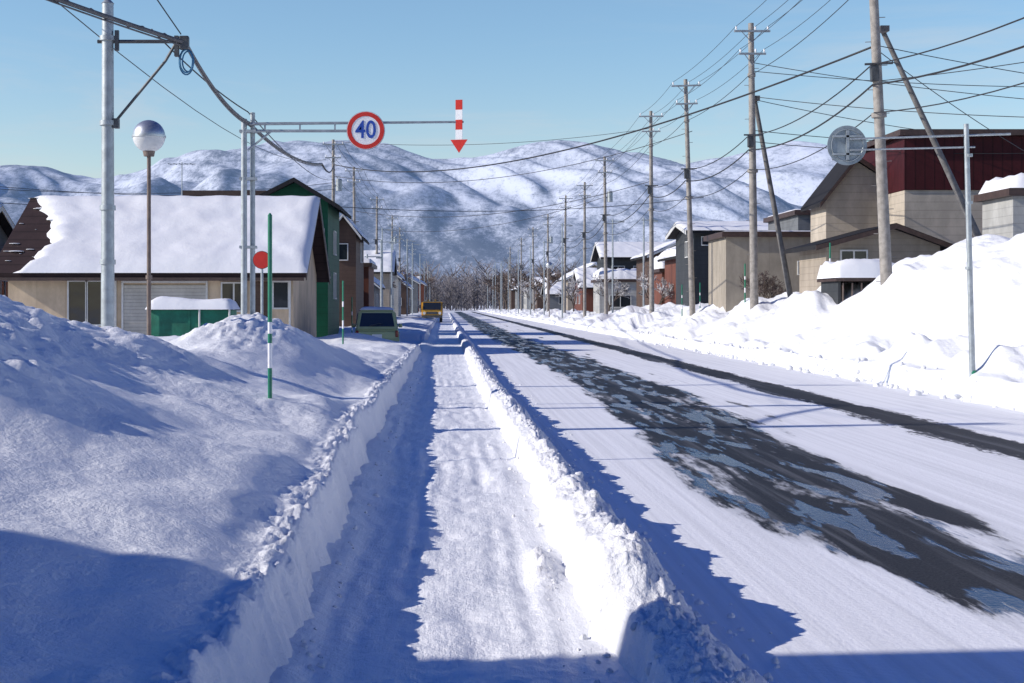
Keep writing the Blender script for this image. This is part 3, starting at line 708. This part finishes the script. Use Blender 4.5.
o=flat('shed','red sided shed with flat snowy roof',(-5.9,82,0),1.5,6,3.8,'redbrown',.3); window(o,.8,1.9,.7,.9,0)
names={"grey":"grey","tan":"tan","white_s":"white","brown":"dark brown","redbrown":"rust red","taupe":"taupe","dkgrey":"charcoal"}
specs=[(-9.5,112,4,8,3.2,4.8,'grey','y'),(-13,128,8,8,4.6,6.4,'tan','x'),(-9.3,146,4.5,9,4.5,6.2,'white_s','y'),(-9,175,4.5,9,3.8,5.4,'brown','y'),(-9.5,205,5.5,9,4.8,6.4,'grey','y'),(-9,238,5.5,10,5,6.6,'redbrown','y'),(-11,275,6,10,5,7,'brown','x'),(-13,320,7,8,5,7,'grey','y'),(-20,75,8,8,4.4,6,'taupe','x'),(-24,100,9,9,4.4,6.4,'grey','x'),(-24,46,8,8,3.2,5,'grey','x')]
for i,(x,y_,w,d,ze,zr,wl_,rg) in enumerate(specs):
    h=gable('house',f'{names[wl_]} house with snow covered roof on the street',(x,y_,0),w,d,ze,zr,wl_,'roofdark',rg,.4,.28,.5,'trim',seed=i)
    window(h,w*.3,2.0,.9,.9,0); window(h,w*.7,2.0,.9,.9,0)
    if ze>4: window(h,w*.5,3.9,1.1,.8,0)
    window(h,d*.3,2.0,1.0,.9,w,'+x'); window(h,d*.7,2.0,1.0,.9,w,'+x')
# unseen house left of view, added to cast the foreground shadow band
h=gable('house','taupe two storey house added out of view to shade the foreground',(-12.6,-6.8,0),6.2,11.0,5.2,7.0,'taupe','roofdark','y',.4,.25,.5,'trim',seed=33)
window(h,3,2,1.2,1.1,6.2,'+x'); window(h,8,2,1.2,1.1,6.2,'+x')
# green covered bin
DY=35.; o=root('storage_bin','green tarp covered bin capped with thick snow','bin',(xx_(149,DY),DY,.62))
W=xx_(231,DY)-xx_(149,DY)
b=B(); b.bx(0,W,0,1.0,0,.86,.04); b.bx(W*.48,W*.5,-.02,0,.05,.84)
mk('bin_body',b,'tarp',parent=o,auto=True)
b=B(); b.pad((-.08,-.1,.87),(W+.08,-.1,.87),(W+.08,1.1,.87),(-.08,1.1,.87),.27,20,12,seed=8); mk('snow_cap',b,'roofsnow',parent=o,smooth=True)
for x in (.03,W*.62,W-.03):
    b=B(); b.cyl((x,-.06,-.1),(x,-.06,.88),.025,.025,8); mk('upright',b,'trim',parent=o)
# right buildings
rh=xx_
YR=52.
xa=rh(826,YR); xb=rh(912,YR)
h=gable('house','tan clapboard house with dark pitched roof',(xa,YR,0),xb-xa,2.2,zz(197,YR),zz(160,YR),'paletan','roofdark','y',.3,0,.34,'browntrim')
window(h,2.2,zz(215,YR),.5,.8,0)
b=B(); b.cyl((xb-xa-.25,-.1,3),(xb-xa-.25,-.1,zz(160,YR)),.09,.09,10); mk('flue_pipe',b,'rust',parent=h,auto=True)
YM=49.; xa=rh(905,YM)
o=root('warehouse','maroon corrugated upper storey over pale siding building','building',(xa,YM,0),'houses along the street')
b=B(); b.bx(0,9,.05,8,0,zz(190,YM)); mk('wall',b,'paletan',parent=o,label='pale tan siding lower wall')
b=B(); b.bx(-.02,9.05,0,8.05,zz(190,YM)+.003,zz(136,YM)); mk('upper_wall',b,'maroon',parent=o)
b=B(); b.bx(-.25,9.3,-.25,8.3,zz(136,YM)+.003,zz(130,YM)); mk('roof',b,'browntrim',parent=o)
YE=42.; xa=rh(1013,YE)
h=flat('house','pale house corner with snow on its ledge',(xa,YE,0),6,2.4,zz(196,YE),'white_s',.5,'browntrim',seed=12)
window(h,.8,zz(206,YE),.7,.4,0)
YL=46.5; xa=rh(826,YL); xb=rh(940,YL)
h=gable('house','low tan annex with wide shallow gable roof',(xa,YL,0),xb-xa,3.5,zz(246,YL),zz(228,YL),'tan','roofdark','y',.45,.0,.58,'browntrim')
window(h,.9,zz(262,YL),.8,.7,0)
YC=42.; xa=rh(838,YC); xb=rh(903,YC)
o=root('carport','small dark open carport under a deep snow load','carport',(xa,YC,0))
W=xb-xa
b=B(); b.bx(0,W,1.8,1.9,.5,2.3); b.bx(0,.08,.0,1.79,.5,2.3); b.bx(W-.08,W,0,1.79,.5,2.3); mk('wall',b,'dkgrey',parent=o)
b=B(); b.bx(-.1,W+.1,-.15,2.0,2.303,2.4); mk('roof',b,'browntrim',parent=o)
b=B(); b.pad((-.15,-.2,2.4),(W+.15,-.2,2.4),(W+.15,2,2.4),(-.15,2,2.4),.5,20,14,seed=9); mk('roof_snow',b,'roofsnow',parent=o,smooth=True)
for k in range(7):
    b=B(); b.bx(.12+k*W/7,.16+k*W/7,-.04,0,1.0,2.25); mk('slat',b,'rust',parent=o)
Y=60.; xa=rh(726,Y); xb=rh(814,Y)
h=flat('building','plain taupe panel building with flat roof',(xa,Y,0),xb-xa,4,zz(237,Y),'taupe',.06)
window(h,3.3,zz(268,Y),.5,.5,0,bars=0)
Y=65.; h=flat('building','grey annex with dark window beside taupe building',(rh(798,Y),Y,0),2.6,6,zz(215,Y),'grey',.1); window(h,1.2,zz(225,Y),.9,.5,0)
Y=76.; xa=rh(694,Y); xb=rh(826,Y)
h=gable('building','long dark two storey building with snowy roof edge',(xa,Y,0),xb-xa,6,zz(232,Y),zz(222,Y),'dkgrey','roofdark','x',.5,.12,.5,'trim',seed=5)
for k in range(6): window(h,.8+k*1.1,zz(241,Y),.75,.4,0)
window(h,2,zz(248,Y),.9,.8,0,'-x')
h=gable('house','rust brown house with snow covered roof',(rh(683,84),84,0),2.8,7,zz(255,84),zz(243,84),'redbrown','roofdark','y',.4,.35,.5,'trim',seed=6); window(h,1.4,2.4,.8,.8,0)
h=gable('house','dark house with low gable and snowy lower roof',(rh(652,98),98,0),4.5,8,zz(255,98),zz(240,98),'brown','roofdark','y',.4,.12,.5,'trim',seed=7); window(h,1.3,4.0,.8,.7,0); window(h,3,4.0,.8,.7,0); window(h,3,3,.9,.9,0,'-x')
h=flat('shop','low shop with deep snow load and rust walls',(rh(662,92),92,0),3.0,5,zz(272,92),'redbrown',.8,seed=8); window(h,1.5,2.2,1.6,.9,0)
h=gable('house','charcoal house with dark roof and snow below eaves',(rh(606,118),118,0),6,7,zz(257,118),zz(242,118),'dkgrey','roofdark','x',.5,.12,.5,'trim',seed=9)
for k in range(3): window(h,1+k*1.8,4.4,1,.8,0)
h=flat('shop','low snowy building with pale wall',(rh(600,112),112,0),3.2,5,zz(282,112),'white_s',.8,seed=10); window(h,1.6,1.9,1.6,.9,0)
specs=[(14,145,6,9,3.4,5.2,'redbrown','x'),(14,162,6,9,4.6,6.2,'tan','y'),(13.5,185,6,9,3.0,4.6,'grey','x'),(13.5,208,6,9,4.4,6.0,'brown','y'),(13.5,235,7,9,4.6,6.0,'white_s','x'),(24,95,8,9,4.6,6.6,'grey','x'),(26,125,9,9,4.8,7,'tan','y'),(13.5,265,7,9,4.6,6.4,'grey','y'),(14,300,8,9,4.8,7,'brown','x'),(21,112,5,6,3.4,5,'brown','y'),(19,138,4,6,4.4,6,'dkgrey','y')]
for i,(x,y_,w,d,ze,zr,wl_,rg) in enumerate(specs):
    h=gable('house',f'{names[wl_]} house with snow covered roof on the street',(x,y_,0),w,d,ze,zr,wl_,'roofdark',rg,.4,.3,.5,'trim',seed=20+i)
    window(h,w*.3,2.2,.9,.9,0); window(h,w*.7,2.2,.9,.9,0); window(h,d*.3,2.2,1.0,.9,0,'-x'); window(h,d*.7,2.2,1.0,.9,0,'-x')
    if ze>4: window(h,w*.5,4.0,1.1,.8,0)
# ---------------------------------------------------------------- vehicles
def wheel(o,x,y,r=.29,w=.17):
    b=B(); b.cyl((x-w/2,y,r),(x+w/2,y,r),r,r,22); wl=mk('wheel',b,'rubber',parent=o,auto=True)
    b=B(); b.cyl((x-w/2-.004,y,r),(x+w/2+.004,y,r),r*.6,r*.6,16); mk('rim',b,'galv',parent=wl,auto=True)
def car(name,lab,loc,W,Lg,H,paint,rot=0,snow=True,low=None):
    o=root(name,lab,'car',loc); o.rotation_euler=(0,0,rot)
    b=B(); prof=[(0,.28),(0,.55),(.04,.90),(Lg*.70,.92),(Lg*.97,.78),(Lg,.55),(Lg,.28)]
    b.prism(prof,-W/2,W/2,'X')
    bmesh.ops.bevel(b.bm,geom=list(b.bm.edges),offset=.08,segments=3,affect='EDGES')
    mk('body',b,low or paint,parent=o,auto=True)
    b=B(); k=.80; zb=.86; top=[(.24,H),(Lg*.50,H)]
    lo=[(.05,zb),(Lg*.74,zb)]
    vs=[]
    for (yy,z,hw) in ((lo[0][0],zb,W/2-.03),(lo[1][0],zb,W/2-.03),(top[1][0],H,W/2*k),(top[0][0],H,W/2*k)):
        vs.append((b.bm.verts.new((-hw,yy,z)),b.bm.verts.new((hw,yy,z))))
    for i in range(4):
        j=(i+1)%4; b._f((vs[i][0],vs[i][1],vs[j][1],vs[j][0]))
    b._f([v[0] for v in vs]); b._f([v[1] for v in vs][::-1])
    bmesh.ops.recalc_face_normals(b.bm,faces=b.bm.faces)
    bmesh.ops.bevel(b.bm,geom=list(b.bm.edges),offset=.06,segments=3,affect='EDGES')
    mk('cabin',b,paint,parent=o,auto=True)
    def quad(pts,nm,mt):
        b=B(); V=[Vector(p) for p in pts]
        n=(V[1]-V[0]).cross(V[3]-V[0]).normalized()
        a=[b.bm.verts.new(v) for v in V]; d=[b.bm.verts.new(v-n*.02) for v in V]
        b._f(a); b._f(d[::-1])
        for i in range(4): b._f((a[i],a[(i+1)%4],d[(i+1)%4],d[i]))
        return mk(nm,b,mt,parent=o)
    def lerp(z): t=(z-zb)/(H-zb); return t
    def rp_(z,s,off=.014): t=lerp(z); return (s*(W/2-.03+(W/2*k-W/2+.03)*t-.11),.05+.19*t-off,z)
    quad([rp_(1.0,-1),rp_(1.0,1),rp_(H-.10,1),rp_(H-.10,-1)],'rear_window','glass')
    for s in (-1,1):
        def sp(y,z): t=lerp(z); return (s*(W/2-.03+(W/2*k-W/2+.03)*t+.012),y,z)
        quad([sp(.35,.98),sp(Lg*.33,.98),sp(Lg*.33,H-.1),sp(.45,H-.1)],'side_window','glass')
        quad([sp(Lg*.36,.98),sp(Lg*.66,.98),sp(Lg*.50,H-.1),sp(Lg*.36,H-.1)],'side_window','glass')
        b=B(); b.box((s*(W/2-.09),.0,.76),(.10,.05,.22),None,.02); mk('tail_light',b,'tail',parent=o)
        b=B(); b.box((s*(W/2-.18),Lg,.66),(.26,.05,.15),None,.02); mk('headlight',b,'lamp',parent=o)
        b=B(); b.box((s*(W/2+.07),Lg*.64,1.0),(.14,.08,.13),None,.03); mk('mirror',b,paint,parent=o)
        wheel(o,s*(W/2-.09),.62); wheel(o,s*(W/2-.09),Lg-.62)
    quad([(W/2-.14,Lg*.74-.02+.012,.95),(-W/2+.14,Lg*.74-.02+.012,.95),(-W/2*k+.07,Lg*.50+.06,H-.07),(W/2*k-.07,Lg*.50+.06,H-.07)],'windscreen','glass')
    b=B(); b.box((0,-.03,.42),(W-.04,.12,.2),None,.03); mk('bumper',b,paint,parent=o,auto=True)
    b=B(); b.box((0,-.015,.66),(.33,.02,.16)); mk('number_plate',b,'white',parent=o)
    b=B(); b.cyl((-.25,.02,1.04),(.2,.03,1.12),.012,.008,5); mk('wiper',b,'darksteel',parent=o)
    if snow:
        b=B(); b.pad((-W/2*k+.01,.24,H+.003),(W/2*k-.01,.24,H+.003),(W/2*k-.01,Lg*.52,H+.003),(-W/2*k+.01,Lg*.52,H+.003),.10,16,14,seed=3); mk('roof_snow',b,'roofsnow',parent=o,smooth=True)
    return o
car('parked_car','pale green hatchback with dark rear window sunk in snow',(xx_(377,47.5),47.5,-.12),1.5,3.4,1.55,'carbody',.05)
YT=128.; o=root('truck','yellow service truck facing along the cleared walkway','truck',(xx_(432,YT),YT,0.05))
b=B(); b.prism([(0,.45),(-.02,1.1),(.28,1.85),(1.7,1.9),(1.7,.45)],-.95,.95,'X'); bmesh.ops.bevel(b.bm,geom=list(b.bm.edges),offset=.08,segments=2,affect='EDGES'); mk('cab',b,'yellow',parent=o,auto=True)
b=B(); b.bx(-.95,.95,1.8,5.0,.6,1.7,.05); mk('cargo_box',b,'yellow',parent=o,auto=True)
b=B(); b.prism([(-.05,1.12),(-.025,1.12),(.25,1.78),(.22,1.78)],-.8,.8,'X'); mk('windscreen',b,'glass',parent=o)
b=B(); b.bx(-.93,.93,-.1,-.024,.4,.62,.0); mk('bumper',b,'darksteel',parent=o)
b=B(); b.bx(-.5,.5,-.06,-.024,.72,.95); mk('grille',b,'darksteel',parent=o)
for s in (-1,1):
    b=B(); b.cyl((s*.7,-.08,.82),(s*.7,-.02,.82),.13,.13,16); mk('headlight',b,'lamp',parent=o)
    wheel(o,s*.8,.7,.36,.25); wheel(o,s*.8,4.1,.36,.25)
    b=B(); b.box((s*1.1,0,1.4),(.2,.1,.3)); mk('mirror',b,'darksteel',parent=o)
    b=B(); b.cyl((s*.3,.6,1.88),(s*.3,.6,2.03),.09,.07,10); mk('beacon',b,'yellow',parent=o)
# ---------------------------------------------------------------- trees
def grow(b,b2,p,d,l,r,dep,rn,tw):
    q=p+d*l; (b if dep>2 else b2).cyl(p,q,r,r*.65,5 if dep>2 else 3,False)
    if dep==0: return
    for i in range(rn.choice((2,3)) if dep<4 else 3):
        nd=(d+Vector((rn.gauss(0,.5),rn.gauss(0,.5),rn.gauss(.12,.3)))).normalized()
        grow(b,b2,p.lerp(q,rn.uniform(.65,1)),nd,l*rn.uniform(.62,.85),max(r*.6,tw),dep-1,rn,tw)
def tree(name,lab,loc,h,seed,mt='twig',dep=6,tw=.012,cat='tree'):
    rn=random.Random(seed); o=root(name,lab,cat,loc,'bare winter trees'); b=B(); b2=B()
    grow(b,b2,Vector((0,0,-.2)),Vector((rn.gauss(0,.05),0,1)).normalized(),h*.28,h*.022,dep,rn,tw)
    mk('trunk',b,'bark',parent=o); mk('crown',b2,mt,parent=o); return o
T=[tree('tree','bare leafless tree beside snowy street',(12.9,88,.6),3.6,1,'twigsnow',6,.02),
   tree('tree','bare leafless tree among street houses',(-7.2,122,.3),5,2,'twig',6,.03)]
for (x,y_,z,s,k) in ((12.4,108,.7,1.1,0),(12.4,137,.5,1.3,0),(-7,140,.3,1.2,1),(-6.8,165,.3,1.3,1),(12,170,.5,1.4,1),(-7.5,108,.3,.9,1),(11.8,195,.5,1.5,0),(-7,195,.3,1.6,1),(12.4,230,.5,1.6,1),(-7.2,230,.3,1.7,1),(12.6,56.5,.9,.5,1),(13.2,57.5,.9,.45,1),(-6.5,262,.3,1.8,1),(12,275,.4,1.8,1),(-5.5,300,.3,2,1),(12,315,.3,2,1),(-6,335,.3,2.1,1),(14,340,.3,2.2,1)):
    copy_thing(T[k],(x,y_,z),(0,0,random.uniform(0,6)),None,s)
# far woodland
b=B(); rn=random.Random(9)
for i in range(1000):
    y_=rn.uniform(370,640); x=rn.uniform(-.42,.5)*y_ if i%2 else rn.uniform(-.07,.12)*y_
    h=rn.uniform(7,15); b.cyl((x,y_,0),(x,y_,h*.85),.2,.07,4,False)
    for k in range(20):
        z=h*rn.uniform(.08,.8); a=rn.uniform(0,6.28); l=h*rn.uniform(.10,.26)
        p=Vector((x,y_,z)); q=p+Vector((math.cos(a)*l,math.sin(a)*l,l*rn.uniform(.5,1.5)))
        b.cyl(p,q,.12,.05,3,False)
        b.cyl(p.lerp(q,.5),p.lerp(q,.5)+Vector((rn.gauss(0,1),rn.gauss(0,1),rn.uniform(.5,1.5)))*l*.4,.08,.04,3,False)
mk('woodland',b,'farwood',label='far brown leafless woodland below the mountains',cat='trees',kind='stuff')
# ---------------------------------------------------------------- light, world, camera
el=math.radians(28); az=math.radians(261)
sd=Vector((math.sin(az)*math.cos(el),math.cos(az)*math.cos(el),math.sin(el)))
sl=bpy.data.lights.new('sun','SUN'); sl.energy=5.0; sl.angle=math.radians(.5); sl.color=(1,.93,.84)
so=bpy.data.objects.new('sun',sl); COL.objects.link(so); so.rotation_euler=sd.to_track_quat('Z','Y').to_euler(); so.location=(-20,0,30)
w=bpy.data.worlds.new('World'); scene.world=w; w.use_nodes=True; nt=w.node_tree
bg=nt.nodes['Background']; sk=N(nt,'ShaderNodeTexSky',sky_type='NISHITA'); sk.sun_disc=False; sk.sun_elevation=el; sk.sun_rotation=az
sk.air_density=1.0; sk.dust_density=.5; sk.ozone_density=2.0
tc=N(nt,'ShaderNodeTexCoord'); mp=N(nt,'ShaderNodeMapping'); mp.inputs['Scale'].default_value=(1,1,7); L(nt,tc.outputs['Generated'],mp.inputs['Vector'])
cn=noise(nt,mp.outputs[0],2.6,8,.62,.5); sp=N(nt,'ShaderNodeSeparateXYZ'); L(nt,tc.outputs['Generated'],sp.inputs[0])
tint=mixc(nt,mapr(nt,sp.outputs[2],.04,.20),(1.20,1.15,1.12),(1.0,1.14,1.20))
tint=mixc(nt,mapr(nt,sp.outputs[2],.21,.38),tint,(.05,.25,.80))
skc=mixc(nt,1.0,sk.outputs[0],tint,'MULTIPLY')
cm=math_(nt,'MULTIPLY',mapr(nt,cn,.46,.72,0,.8),mapr(nt,sp.outputs[2],.26,.08,.0,1))
L(nt,mixc(nt,cm,skc,(4.7,5.1,5.5)),bg.inputs['Color']); bg.inputs['Strength'].default_value=.13
cam=bpy.data.cameras.new('Camera'); co=bpy.data.objects.new('Camera',cam); COL.objects.link(co); scene.camera=co
co.location=(0,0,1.6); co.rotation_euler=(math.radians(90),0,0); cam.lens=50; cam.sensor_width=36
cam.shift_x=(512-445)/1024; cam.shift_y=-36.5/1024; cam.clip_start=.1; cam.clip_end=20000
scene.view_settings.view_transform='Standard'; scene.view_settings.look='None'; scene.view_settings.exposure=0
